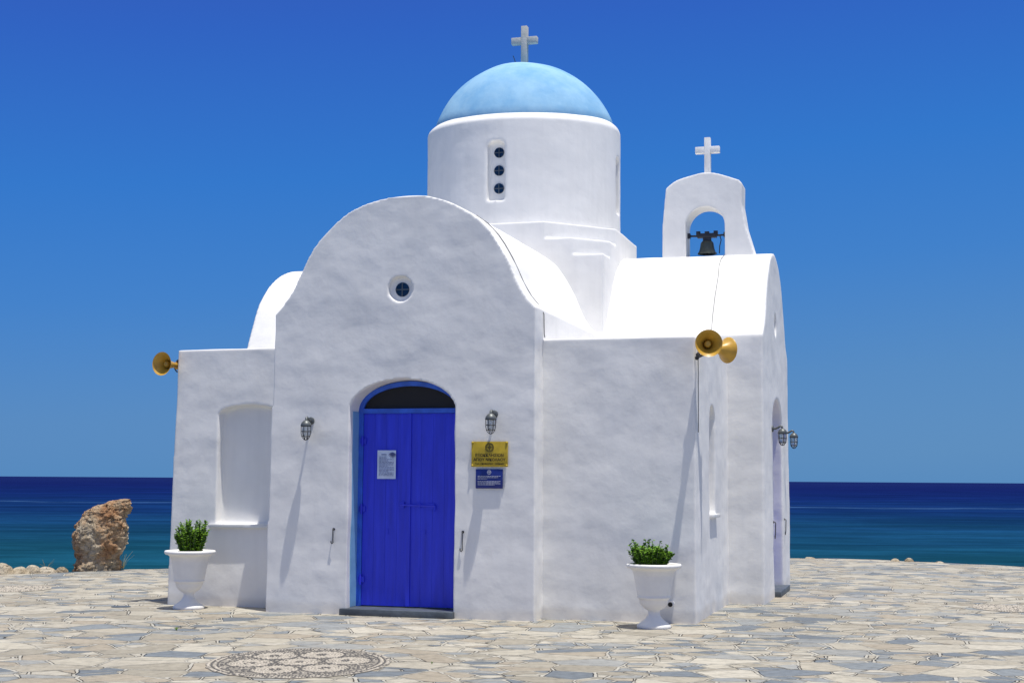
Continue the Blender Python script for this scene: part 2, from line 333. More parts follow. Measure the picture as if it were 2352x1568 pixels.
# ------------------------------------------------------------------ chapel
ch=empty('chapel',ORG,'small whitewashed chapel with light blue dome and blue arched door on the paved terrace','chapel',rz=-A)
CU,CV=-1.40,4.45
prof=[(-3.0,3.27),(-2.90,3.37),(-2.79,3.52),(-2.70,3.71),(-2.545,3.99),(-2.339,4.22),(-2.131,4.376),(-1.876,4.475),(-1.60,4.525),(-1.35,4.525),(-1.17,4.50),(-.919,4.41),(-.622,4.22),(-.449,4.02),(-.305,3.78),(-.223,3.59),(-.127,3.41),(0.0,3.26)]
nave=[(-3.05,-.1)]+spline(prof)+[(.01,-.1)]
DC=-1.484; DHW=.604; DV=.27
mb=MB().prism(nave,'y',0,3.1)
cut_door=MB().prism(arch(DC,DHW,-.3,2.19,.33),'y',-.5,DV+.05)
cut_win=MB().prism(circ(-1.52,3.50,.142),'y',-.3,.07)
solid('nave_wall',mb,[cut_door,cut_win],.0185,WHITE,ch,.008)
tp=[(-1.65,3.22),(-1.52,3.30),(-1.36,3.42),(-1.22,3.60),(-1.08,3.80),(-.85,4.09),(-.55,4.30),(-.28,4.41),(0,4.45)]
tfull=tp+[(-a,b) for a,b in tp[-2::-1]]
tc_=4.5; tv=[(tc_-1.66,-.1)]+[(tc_+a,b) for a,b in spline(tfull,4)]+[(tc_+1.66,-.1)]
cut_d2=MB().prism(arch(4.58,DHW,-.3,2.19,.33),'x',2.06-DV,3)
cut_w2=MB().prism(circ(4.5,3.50,.138),'x',1.99,3)
solid('transept_wall',MB().prism(tv,'x',-.2,2.06),[cut_d2,cut_w2],.022,WHITE,ch,.006)
tpl=[(-1.65,3.08),(-1.57,3.25),(-1.46,3.48),(-1.33,3.72),(-1.14,3.96),(-.88,4.17),(-.58,4.33),(-.28,4.42),(0,4.45)]
tl=tpl+[(-a,b) for a,b in tpl[-2::-1]]
tvl=[(tc_-1.66,-.1)]+[(tc_+a,b) for a,b in spline(tl,4)]+[(tc_+1.66,-.1)]
solid('transept_wall',MB().prism(tvl,'x',-4.84,-2.7),[],.03,WHITE,ch,.007)
rear=[(a,b-.004) for a,b in nave]
solid('rear_wall',MB().prism(rear,'y',5.8,8.8),[],.06,WHITE,ch,.007)
sl=arch(1.555,.225,1.08,2.12,.17)
solid('corner_bay_wall',MB().prism([(-.3,-.1),(1.63,-.1),(1.635,2.95),(-.3,2.95)],'y',.31,3.2),[MB().prism(sl,'x',1.50,2.0)],.0185,WHITE,ch,.007)
nich=arch(-3.505,.385,.92,2.18,.10)
solid('corner_bay_wall',MB().prism([(-4.485,-.1),(-2.8,-.1),(-2.8,2.94),(-4.44,2.93)],'y',.42,3.2),[MB().prism(nich,'y',.1,.555)],.0185,WHITE,ch,.007)
solid('corner_bay_wall',MB().prism([(-.3,-.1),(1.6,-.1),(1.6,2.94),(-.3,2.94)],'y',5.8,8.4),[],.06,WHITE,ch,.006)
solid('corner_bay_wall',MB().prism([(-4.5,-.1),(-2.8,-.1),(-2.8,2.94),(-4.45,2.94)],'y',5.8,8.4),[],.06,WHITE,ch,.006)
h=1.47
def oct_(cx,cy,h,c): 
    return [(cx-h+c,cy-h),(cx+h-c,cy-h),(cx+h,cy-h+c),(cx+h,cy+h-c),(cx+h-c,cy+h),(cx-h+c,cy+h),(cx-h,cy+h-c),(cx-h,cy-h+c)]
m_=MB().prism(oct_(CU,CV,h,.01),'z',2.9,4.30).prism(oct_(CU,CV,h,.41),'z',3.2,4.52).prism(oct_(CU,CV,h,.78),'z',3.4,4.75)
solid('crossing_base_wall',m_,[],.015,WHITE,ch,.005)
RD=1.35
dm=MB().lathe([(RD,4.5),(RD,6.24),(RD-.02,6.29),(RD-.06,6.335),(RD-.112,6.375),(.9,6.38)],96,T(CU,CV,0))
cuts=[]
for k in range(4):
    Mr=T(CU,CV,0)@Matrix.Rotation(k*PI/2,4,'Z')
    cuts.append(MB().prism(arch(0,.120,5.08,5.80,.075),'y',-1.6,-RD+.10,Mr))
drum=solid('drum_wall',dm,cuts,.020,WHITE,ch,.005)
def tilt(me,z0,z1,k):
    for v in me.vertices:
        t=max(0,min(1,(v.co.z-z0)/(z1-z0))); v.co.z+=k*(v.co.y-CV)*t
tilt(drum.data,6.0,6.35,.085)
rs=1.335; zc=5.93; pr=[]
for k in range(25):
    a=R(21.5)+(PI/2-R(21.5))*k/24; pr.append((max(rs*math.cos(a),0),zc+rs*math.sin(a)))
pr=[(1.236,6.25)]+pr
db=MB().lathe(pr,96,T(CU,CV,0)); dme=db.mesh('dome')
for v in dme.vertices:
    t=1-max(0,min(1,(v.co.z-6.42)/.75)); v.co.z+=.085*(v.co.y-CV)*t
    d=.010*noise.noise((v.co.x*2.2,v.co.y*2.2,v.co.z*2.2)); v.co+=Vector((v.co.x-CU,v.co.y-CV,v.co.z-zc)).normalized()*d
link('dome',dme,DOME,ch,180)
def disc(r,rot,parent,name='window'):
    o=MB().prism(circ(0,0,r),'y',0,.02,rot).build(name,DARKG,parent,30)
    MB().box((-r,-.006,-.005),(r,-.001,.005),rot).box((-.005,-.007,-r),(.005,-.002,r),rot).build('muntin',GREYM,o,0)
    return o
disc(.078,T(-1.518,.058,3.50),ch)
disc(.078,T(2.06-.058,4.5,3.50)@Matrix.Rotation(PI/2,4,'Z'),ch)
for k in range(4):
    Mr=T(CU,CV,0)@Matrix.Rotation(k*PI/2,4,'Z')
    for z in (5.25,5.49,5.73): disc(.068,Mr@T(.018,-RD+.090,z),ch)
def cross(u,v,z0,ztop,zarm,hw,t,mat,tilt_=0):
    m=MB().box((-t/2,-t/2,z0),(t/2,t/2,ztop)).box((-hw,-t/2+.002,zarm-t*.55),(-t/2,t/2-.002,zarm+t*.55)).box((t/2,-t/2+.002,zarm-t*.55),(hw,t/2-.002,zarm+t*.55))
    o=m.build('cross',mat,ch,30,bevel=.006); o.location=(u,v,0); return o
cross(CU,CV,7.2,7.84,7.63,.188,.088,CROSS)
cross(1.175,4.5,5.5,6.08,5.91,.165,.082,CROSSW)
MB().tube([(CU-.11,CV,7.2),(CU-.13,CV,7.32),(CU-.17,CV,7.43)],.006,6).build('lightning_rod',CABLE,ch)
bl=[(.57,4.1),(.585,4.43),(.59,4.86),(.615,5.15),(.64,5.37)]
bt=spline([(.64,5.37),(.787,5.475),(1.053,5.55),(1.17,5.565),(1.344,5.54),(1.617,5.44)],4)
br=[(1.66,5.39),(1.65,5.11),(1.697,4.81),(1.75,4.635),(1.807,4.45),(1.82,4.1)]
solid('belfry_wall',MB().prism(bl+bt[1:]+br,'y',4.30,4.70),[MB().prism(arch(1.16,.262,3.9,4.84,.26),'y',4,5)],.016,WHITE,ch,.004)
def make_door(Mx):
    outer=arch(0,DHW-.004,.07,2.19,.325,24); inner=arch(0,DHW-.062,.075,2.20,.262,24)
    mb=MB(); no=len(outer)
    ring_o=outer[1:]+outer[:1]; ring_i=inner[1:]+inner[:1]
    vs=[];fs=[]
    for (x,z) in ring_o: vs+=[(x,0,z),(x,.05,z)]
    b0=len(vs)
    for (x,z) in ring_i: vs+=[(x,0,z),(x,.05,z)]
    for i in range(no-1):
        a=2*i;b=2*i+2; c=b0+2*i; d=c+2
        fs+=[(a,b,d,c),(a+1,c+1,d+1,b+1),(a,a+1,b+1,b),(c,d,d+1,c+1)]
    mb.add(vs,fs,Mx)
    mb.box((-DHW+.063,-.012,2.165),(DHW-.063,.045,2.215),Mx)
    fr=mb.build('door',FRAMEB,ch,30)
    MB().prism(arch(0,DHW-.063,2.216,2.217,.245,24),'y',.03,.045,Mx).build('transom_pane',BLACK,fr,0)
    for s_ in (-1,1):
        lf=MB(); x0,x1=(-DHW+.064,-.004) if s_<0 else (.004,DHW-.064); w=(x1-x0)/4
        for k in range(4):
            lf.box((x0+k*w+.0003,.012,.082),(x0+(k+1)*w-.0003,.035,2.163))
        me=lf.mesh('door_leaf'); o=link('door_leaf',me,DOOR,fr,0,bevel=.0014); me.transform(Mx)
        MB().box((x0,.028,.08),(x1,.04,2.164),Mx).build('backing_board',DOOR,fr,0)
    MB().box((-.022,-.004,.085),(.022,.011,2.163),Mx).build('cover_strip',DOOR,fr,30)
    for z in (.36,1.12,1.86): MB().tube([(-DHW+.06,-.016,z-.055),(-DHW+.06,-.016,z+.055)],.013,8,Mx).box((-DHW+.03,-.008,z-.03),(-DHW+.10,.0115,z+.03),Mx).build('hinge',DOOR,fr,30)
    lb=MB().tube([(-.09,-.012,1.17),(.31,-.012,1.16)],.010,8,Mx).tube([(.31,-.012,1.165),(.31,-.03,1.10)],.008,8,Mx).box((-.10,-.008,1.14),(-.05,.0115,1.20),Mx).box((.10,-.008,1.14),(.14,.0115,1.19),Mx).box((.22,-.01,1.13),(.30,.0115,1.185),Mx)
    lb.build('bolt',DOOR,fr,30)
    MB().box((.16,.004,.86),(.20,.0115,.90),Mx).build('keyhole_plate',DOOR,fr,30)
    MB().box((-.26,.004,.85),(-.235,.0115,.91),Mx).build('keyhole_plate',DOOR,fr,30)
    return fr
make_door(T(DC,DV-.02,0))
make_door(T(2.06-DV+.02,4.58,0)@Matrix.Rotation(PI/2,4,'Z'))
MB().box((DC-DHW-.01,.09,.075),(DC-DHW+.009,DV+.01,2.18)).build('jamb_strip',JAMB,ch,30)
MB().box((DC-DHW-.05,-.075,-.02),(DC+DHW+.02,DV+.04,.07)).build('threshold',SLATE,ch,30,bevel=.008)
MB().box((2.06-DV,4.58-DHW-.03,-.02),(2.14,4.58+DHW+.03,.07)).build('threshold',SLATE,ch,30,bevel=.008)
MB().box((-3.97,.375,.885),(-2.98,.57,.925)).build('window_sill',MARBLE,ch,30,bevel=.005)
MB().box((1.50,1.30,1.045),(1.675,1.86,1.085)).build('window_sill',MARBLE,ch,30,bevel=.005)
MB().tube([(1.38,.34,.20),(1.38,.235,.195)],.030,16).build('drain_pipe',POTW,ch,30)
MB().tube([(1.38,.236,.195),(1.38,.233,.195)],.024,16).build('pipe_mouth',BLACK,ch,30)
def roofpt(u):
    P=spline(prof,8)
    for a,b in zip(P,P[1:]):
        if a[0]<=u<=b[0]: return a[1]+(b[1]-a[1])*(u-a[0])/(b[0]-a[0]+1e-9)
    return 3.26
pts=[(u_,.28+.02*math.sin(k),roofpt(u_)+.014) for k,u_ in enumerate([-.75,-.62,-.5,-.42,-.33,-.27,-.2,-.12,-.05])]+[(.018,.29,3.22),(.02,.30,3.0),(.03,.29,2.965)]
MB().tube(pts,.0055,5).build('cable',CABLE,ch,60)
def trz(v):
    P=[(tc_+a,b) for a,b in spline(tfull,6)]
    for a,b in zip(P,P[1:]):
        if a[0]<=v<=b[0]: return a[1]+(b[1]-a[1])*(v-a[0])/(b[0]-a[0]+1e-9)
    return 3.2
MB().tube([(1.42+.01*math.sin(k*2),v_,trz(v_)+.013) for k,v_ in enumerate([2.87,3.0,3.2,3.4,3.6,3.8,4.0,4.2,4.3])],.0038,5).build('cable',CABLE,ch,60)
MB().tube([(1.66,.36,2.9),(1.665,.34,2.6),(1.66,.36,2.2),(1.66,.36,1.95)],.005,5).build('cable',CABLE,ch,60)

# ------------------------------------------------------------------ bell
be=empty('church_bell',W(1.16,4.5,4.47),'dark bronze bell hanging from a bar in the arched belfry','bell',rz=-A)
bp_=[(.126,.015),(.130,.024),(.114,.045),(.100,.08),(.092,.125),(.086,.165),(.070,.188),(.03,.198),(.0,.198)]
bi=[(.0,.18),(.07,.155),(.09,.07),(.116,.015)]
MB().lathe(bi+bp_,28).build('bell_body',BRONZE,be,50)
yk=MB().tube([(-.255,0,.272),(-.15,0,.267),(.15,0,.267),(.255,0,.272)],.014,8)
yk.box((-.13,-.035,.238),(.13,.035,.298)).box((-.055,-.03,.193),(.055,.03,.24)).box((-.145,-.025,.27),(-.09,.025,.330)).box((.09,-.025,.27),(.145,.025,.330)).box((-.03,-.025,.296),(.03,.025,.325))
yk.build('yoke',IRON,be,30,bevel=.004)
MB().box((-.262,-.03,.24),(-.225,.03,.305)).build('bearing',IRON,be,30)
MB().box((.225,-.03,.24),(.262,.03,.305)).build('bearing',IRON,be,30)
MB().tube([(.17,-.01,.27),(.19,-.01,.2),(.17,-.01,.12),(.165,-.01,.02)],.007,6).build('lever',IRON,be,30)
MB().tube([(0,0,.15),(0,0,.005)],[.008,.022],8).build('clapper',IRON,be,30)

# ------------------------------------------------------------------ wall lamps
def wall_lamp(loc,rz,label):
    e=empty('wall_lamp',loc,label,'lamp','caged wall lanterns on the chapel',rz)
    MB().lathe([(.0,0),(.042,0),(.042,.012),(.03,.02),(0,.02)],20,Matrix.Rotation(PI/2,4,'X')@T(0,.085,0)).build('wall_plate',GREYM,e,40)
    MB().tube([(0,-.01,.085),(0,-.05,.088),(0,-.085,.105),(0,-.105,.118),(0,-.125,.11),(0,-.13,.08)],.014,10).build('arm',GREYM,e,60)
    Tm=T(0,-.13,0)
    MB().lathe([(0,.088),(.02,.086),(.035,.075),(.052,.055),(.060,.03),(.058,.024),(0,.03)],24,Tm).build('lamp_shade',GREYM,e,40)
    MB().lathe([(0,.026),(.040,.024),(.042,-.03),(.038,-.075),(.022,-.10),(0,-.108)],20,Tm).build('glass_jar',LG,e,60)
    cg=MB()
    for k in range(6):
        a=2*PI*k/6+.3; c,s_=math.cos(a),math.sin(a)
        cg.tube([(.052*c,.052*s_,.028),(.052*c,.052*s_,-.05),(.044*c,.044*s_,-.09),(.02*c,.02*s_,-.122),(0,0,-.128)],.0038,5,Tm)
    for (r_,z_) in ((.053,.022),(.053,-.035),(.046,-.085)):
        cg.tube([(r_*math.cos(2*PI*k/20),r_*math.sin(2*PI*k/20),z_) for k in range(21)],.0038,5,Tm)
    cg.build('cage',IRON,e,60)
    return e
wall_lamp(W(-2.54,-.0,1.99),-A,'grey caged wall lantern left of the front blue door')
wall_lamp(W(-.44,-.0,2.05),-A,'grey caged wall lantern right of the front door, above the brass plaque')
wall_lamp(W(2.06,3.86,2.03),-A+PI/2,'grey caged wall lantern on the right end wall, nearer one beside the side doorway')
wall_lamp(W(2.06,5.5,2.03),-A+PI/2,'grey caged wall lantern on the right end wall, rightmost one in the photo')

# ------------------------------------------------------------------ hooks
def hook(loc,rz,label,s_=1):
    m=MB().tube([(0,0,.10*s_),(0,-.02,.10*s_),(0,-.028,.09*s_),(0,-.024,-.05*s_),(0,-.02,-.09*s_),(-.012,-.02,-.105*s_),(-.024,-.02,-.09*s_),(-.024,-.02,-.07*s_)],.006,6)
    m.lathe([(0,0),(.014,0),(.014,.01),(0,.01)],12,T(0,-.0,.10*s_)@Matrix.Rotation(PI/2,4,'X'))
    o=m.build('door_hook',IRON,None,50); o.location=loc; o.rotation_euler=(0,0,rz); tag(o,label,'hook','iron door hooks')
hook(W(-.775,0,.80),-A,'small iron door hook on the wall right of the front door')
hook(W(-2.245,0,.83),-A,'small iron door hook on the wall left of the front door',.75)
hook(W(2.06,3.9,.84),-A+PI/2,'small iron hook left of the doorway in the right end wall')
hook(W(2.06,5.3,.84),-A+PI/2,'small iron hook right of the doorway in the right end wall')

# ------------------------------------------------------------------ plaques, notice
pq=empty('brass_plaque',W(-.484,-.022,1.715),'brass plaque with Greek lettering and round emblem right of the door','sign',rz=-A)
MB().box((-.200,0,-.132),(.200,.012,.132)).build('panel',BRASS,pq,30,bevel=.003)
for sx in (-1,1):
    for sz in (-1,1): MB().lathe([(0,-.008),(.008,-.007),(.014,0),(.014,.004)],14,T(sx*.188,0,sz*.120)@Matrix.Rotation(-PI/2,4,'X')).build('screw',BRASS,pq,50)
lt=MB()
for t_,z_,s_,o_ in (('ΕΞΩΚΚΛΗΣΙΟΝ',-.014,.0435,.0005),('ΑΓΙΟΥ ΝΙΚΟΛΑΟΥ',-.060,.0415,.0005),('ΤΗΛ. ΕΦΗΜΕΡΙΟΥ - 99780387',-.104,.0235,.0002)): lt.add(*text_mb(t_,s_,T(0,-.003,z_)@RX,.001,o_))
lt.build('lettering',BLET,pq,0)
def ringm(mb,r,w,M,n=36):
    vs=[];fs=[]
    for k in range(n):
        a=2*PI*k/n
        for q in (r-w,r+w): vs+=[(q*math.cos(a),-.003,q*math.sin(a)),(q*math.cos(a),0.001,q*math.sin(a))]
    for k in range(n):
        a=4*k;b=4*((k+1)%n); fs+=[(a,b,b+2,a+2),(a+2,b+2,b+3,a+3),(a,a+1,b+1,b)]
    mb.add(vs,fs,M)
em=MB(); Me=T(0,0,.070)
ringm(em,.045,.0025,Me); ringm(em,.035,.0015,Me); em.box((-.0025,-.004,-.032),(.0025,-.001,.032),Me).box((-.032,-.0042,-.0025),(.032,-.0012,.0025),Me)
ringm(em,.014,.0015,Me)
em.build('emblem',BLET,pq,0)
bs=empty('blue_sign',W(-.487,-.018,1.457),'small dark blue sign with white print below the brass plaque','sign',rz=-A)
MB().box((-.148,0,-.101),(.148,.010,.101)).build('panel',BSIGN,bs,30,bevel=.002)
pr_=MB(); Me=T(0,0,.068); ringm(pr_,.020,.002,Me,24); pr_.box((-.002,-.004,-.017),(.002,-.001,.017),Me).box((-.017,-.0042,-.002),(.017,-.0012,.002),Me)
for i,(z_,a_,b_) in enumerate(((.028,-.125,.125),(.014,-.125,.10),(.000,-.125,-.02),(-.026,-.125,.125),(-.038,-.125,.11),(-.050,-.125,.125),(-.062,-.125,.06))):
    x=a_; random.seed(i)
    while x<b_:
        w=random.uniform(.01,.03); pr_.box((x,-.003,z_-.0024),(min(x+w,b_),-.0005,z_+.0024)); x+=w+.005
pr_.build('print',WINK,bs,0)
nb=empty('paper_notice',W(-1.742,DV-.02-.0065,1.605),'white printed paper notice taped to the left leaf of the blue door','notice',rz=-A)
sheet=MB(); vs=[];fs=[]
for i in range(9):
    for k in range(12):
        x=-.108+.216*i/8; z=-.155+.31*k/11; vs.append((x,-.003-.003*abs(noise.noise((x*12,z*12,2))),z))
for i in range(8):
    for k in range(11): a=i*12+k; fs.append((a,a+1,a+13,a+12))
sheet.add(vs,fs).build('sheet',PAPER,nb,60)
ik=MB(); random.seed(3)
for k in range(15):
    z_=.085-k*.0145; x=-.085; e_=.085 if k%4!=3 else .02
    if k<2: e_=.0
    while x<e_:
        w=random.uniform(.012,.035); ik.box((x,-.010,z_-.0018),(min(x+w,e_),-.0075,z_+.0018)); x+=w+.007
for k in range(7):
    a=R(200+k*22); ik.tube([(.07,-.009,.13),(.07+.03*math.cos(a),-.009,.13+.028*math.sin(a)),(.07+.05*math.cos(a),-.009,.122+.058*math.sin(a))],[.004,.005,.001],4)
ik.box((-.06,-.010,.105),(.0,-.0075,.112))
ik.build('print',INK,nb,0)

# ------------------------------------------------------------------ horn loudspeakers
def horn(mouth,direction,mount,label):
    d=Vector(direction).normalized(); q=d.to_track_quat('X','Z'); Lh=.25
    loc=Vector(mouth)-d*Lh
    e=empty('horn_loudspeaker',loc,label,'loudspeaker','yellow horn loudspeakers on the chapel corners',quat=q)
    Mz=Matrix.Rotation(PI/2,4,'Y')
    out=[(.030,0),(.034,.05),(.045,.11),(.066,.165),(.095,.21),(.122,.24),(.135,.25)]
    inn=[(.138,.256),(.130,.250),(.114,.235),(.088,.203),(.058,.155),(.036,.10),(.026,.05),(.0,.045)]
    MB().lathe([(0,0)]+out+inn,40,Mz).build('horn_bell',HORN,e,60)
    MB().lathe([(.0,.06),(.020,.07),(.034,.12),(.036,.17),(.028,.185),(.018,.19),(.0,.19)],24,Mz).build('reflex_cone',HORN,e,50)
    MB().lathe([(0,-.11),(.038,-.11),(.048,-.10),(.050,-.02),(.040,0),(.0,.0)],24,Mz).build('driver_housing',HORN,e,40)
    qi=q.inverted(); mv=qi@(Vector(mount)-loc)
    br_=MB().tube([(-.05,.058,0),(-.05,.062,-.03),(-.05,.03,-.07),(-.05,-.03,-.07),(-.05,-.062,-.03),(-.05,-.058,0)],.008,6)
    br_.tube([(-.05,0,-.07),(Vector((-.05,0,-.07))+mv)*.5+Vector((0,0,-.01)),mv],.008,8)
    br_.lathe([(0,-.010),(.022,-.010),(.022,.010),(0,.010)],12,T(*mv)@(qi.to_matrix().to_4x4())@Matrix.Rotation(PI/2,4,'X'))
    br_.build('bracket',IRON,e,50)
    return e
horn(atY(1628,788,13.98),(-.02,-1,.0),W(1.655,.33,2.72),'yellow horn loudspeaker facing forward on the right front corner of the chapel')
horn(atY(1671,804,14.55),(.80,.58,-.02),W(1.655,.40,2.76),'yellow horn loudspeaker facing away to the right, behind the forward one')
horn(atY(372,835,16.15),(-.44,-.90,.0),W(-4.465,.47,2.80),'yellow horn loudspeaker on the left front corner of the chapel')

# ------------------------------------------------------------------ urns and plants
def urn(loc,label,s_=1):
    e=empty('planter_urn',loc,label,'planter','white pedestal urns before the chapel')
    P=[(0,0),(.165,0),(.170,.012),(.166,.03),(.15,.042),(.118,.062),(.085,.09),(.062,.125),(.056,.155),(.062,.172),(.085,.185),(.112,.205),(.134,.235),(.145,.265),(.150,.285),(.163,.292),(.168,.303),(.163,.314),(.166,.33),(.180,.42),(.196,.50),(.212,.56),(.235,.580),(.262,.588),(.275,.602),(.276,.618),(.268,.628),(.25,.630),(.232,.622),(.222,.60),(.21,.58),(0,.578)]
    P=[(r*s_,z*s_) for r,z in P]
    MB().lathe(P,48).build('urn_body',POTW,e,50)
    MB().lathe([(.0,.60*s_),(.12*s_,.598*s_),(.215*s_,.588*s_),(.0,.583*s_)],24).build('soil',SOIL,e,50)
    return e
pl=ground(433,1397); prt=ground(1502,1441)
urn(pl,'white pedestal urn in front of the left corner of the chapel',1.02)
urn(prt,'white pedestal urn in front of the right corner of the chapel')
def shrub(loc,hw,hh,seed,label,rag,lean):
    random.seed(seed); e=empty('basil_plant',loc,label,'plant','green plants in the white urns')
    st=MB(); lf=MB()
    for i in range(120):
        a=random.uniform(0,2*PI); rr=math.sqrt(random.random())*hw*.95; x_=math.cos(a)*rr
        hgt=hh*(random.uniform(.60,.80) if random.random()<rag else random.uniform(.85,1.08))*(1-.15*(rr/hw)**2)*(1+lean*x_/hw)
        b=Vector((x_*.6,math.sin(a)*rr*.6,0)); t=Vector((x_,math.sin(a)*rr,hgt))
        t+=Vector((random.uniform(-.02,.02),random.uniform(-.02,.02),0))
        st.tube([b,b.lerp(t,.5)+Vector((0,0,.01)),t],.0035,4)
        nl=random.randint(18,25)
        for k in range(nl):
            f=.12+.90*k/nl; p=b.lerp(t,min(f,1)); aa=random.uniform(0,2*PI); el=random.uniform(-.2,.9)
            d=Vector((math.cos(aa)*math.cos(el),math.sin(aa)*math.cos(el),math.sin(el))); L_=random.uniform(.024,.038)
            sd=d.cross(Vector((0,0,1))).normalized()*L_*.46; nrm=d.cross(sd).normalized()*-.007
            lf.add([p,p+d*L_*.3+sd*.9,p+d*L_*.7+sd*.85,p+d*L_,p+d*L_*.7-sd*.85,p+d*L_*.3-sd*.9,p+d*L_*.5+nrm],[(0,1,6),(1,2,6),(2,3,6),(3,4,6),(4,5,6),(5,0,6)])
    st.build('stems',STEM,e,0); me=bpy.data.meshes.new('foliage'); me.from_pydata(lf.v,[],lf.f); link('foliage',me,LEAF,e,0)
shrub(pl+Vector((.01,0,.60)),.20,.37,1,'bushy green plant in the white urn by the left corner of the chapel',.55,.12)
shrub(prt+Vector((-.03,0,.59)),.235,.27,2,'bushy green plant in the white urn by the right corner of the chapel',.85,-.12)

# ------------------------------------------------------------------ rocks
def stone_mesh(rings,n,amp,seed,sy=.7):
    mb=MB(); vs=[];fs=[]; m=len(rings)
    for i,(cx,hw,z) in enumerate(rings):
        for k in range(n):
            a=2*PI*k/n; p=Vector((cx+hw*math.cos(a),hw*sy*math.sin(a),z))
            q=p*3.4+Vector((seed,0,0)); rg_=abs(noise.noise(q*2.2+Vector((5,5,5))))
            f=1+amp*(noise.noise(q)*.8+noise.noise(q*2.3)*.7+noise.noise(q*5)*.6+noise.noise(q*11)*.5-rg_*.8+.15)/max(hw,.2)
            p=Vector((cx+(p.x-cx)*f,p.y*f,z+amp*.5*noise.noise(q*2+Vector((9,9,9))))); vs.append(p)
    for i in range(m-1):
        for k in range(n): a=i*n+k;b=i*n+(k+1)%n; fs.append((a,b,b+n,a+n))
    fs+= [tuple(range(n-1,-1,-1)),tuple((m-1)*n+k for k in range(n))]
    mb.add(vs,fs); return mb
rp=ground(222,1309); sY=rp.y/3225
outl=[(1312,170,272),(1296,172,274),(1282,175,272),(1268,172,276),(1252,167,282),(1240,165,285),(1226,167,285),(1214,171,286),(1200,178,284),(1190,186,285),(1178,192,287),(1170,200,289),(1162,216,292),(1156,234,293),(1150,254,293),(1146,274,291)]
rg=[]
for (y,a,b) in outl: rg.append((((a+b)/2-222)*sY,(b-a)/2*sY,(1309-y)*sY))
rg2=[]
for a,b in zip(rg,rg[1:]):
    for k in range(6):
        t=k/6; rg2.append(tuple(a[j]*(1-t)+b[j]*t for j in range(3)))
rg2.append(rg[-1])
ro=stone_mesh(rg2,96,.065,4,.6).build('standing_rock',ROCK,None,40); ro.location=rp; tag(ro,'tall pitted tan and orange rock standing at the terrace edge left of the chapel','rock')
def boulder(px,py,w,hh,seed,label,group='pale rocks along the terrace edge'):
    p=ground(px,py); rg=[]
    for k in range(9):
        t=k/8; rg.append((0,w*math.sqrt(max(.02,1-(t*.97)**2.4)),-.05+(hh+.05)*t))
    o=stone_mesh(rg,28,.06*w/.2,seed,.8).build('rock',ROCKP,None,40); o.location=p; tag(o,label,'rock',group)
LB=['pale rock at the far left terrace edge, first from the left','flat pale rock at the left terrace edge, second from the left','pale tan rock at the left terrace edge, third from the left','low pale rock at the left terrace edge, fourth from the left','pale rock on the left terrace edge, fifth from the left, nearest the standing rock']
for i,(px,py,w,hh) in enumerate([(8,1317,.17,.15),(44,1316,.15,.09),(76,1315,.13,.12),(108,1314,.16,.09),(142,1312,.10,.07)]): boulder(px,py,w,hh,i*3.1,LB[i])
LB=['small rock at the right terrace edge, first from the chapel','small tan rock at the right terrace edge, second from the chapel','small pale rock at the right terrace edge, third from the chapel','small low rock at the right terrace edge, farthest from the chapel']
for i,(px,py,w,hh) in enumerate([(1862,1282,.12,.03),(2055,1288,.10,.05),(2088,1289,.10,.06),(2158,1292,.10,.03)]): boulder(px,py,w,hh,40+i*3.1,LB[i])
def weed(px,py,hh,n_,seed,mat,label,z=0):
    random.seed(seed); p=ground(px,py); mb=MB()
    for k in range(n_):
        a=random.uniform(0,2*PI); r_=random.uniform(.2,.6)*hh; H=random.uniform(.5,1)*hh
        mb.tube([(0,0,0),(math.cos(a)*r_*.4,math.sin(a)*r_*.4,H*.6),(math.cos(a)*r_,math.sin(a)*r_,H)],[.003,.002,.001],4)
    o=mb.build('weed',mat,None,0); o.location=p; tag(o,label,'weed')
weed(282,1307,.32,10,1,DRY,'thin dry weed at the right foot of the standing rock')
weed(105,1313,.22,7,2,DRY,'thin dry weed among the rocks at the left terrace edge')
weed(405,1447,.035,14,3,LEAF,'small green weed in the paving below the left urn')
weed(992,1524,.022,12,4,LEAF,'tiny green weed in the paving right of the large pebble medallion')

# ------------------------------------------------------------------ manhole disc
mh=ground(278,1393); o=MB().lathe([(0,0),(.105,0),(.11,.002),(.105,.006),(0,.006)],28).build('drain_cover',SLATE,None,40); o.location=(mh.x,mh.y,.001); tag(o,'small round dark drain cover in the paving left of the left urn','drain cover')

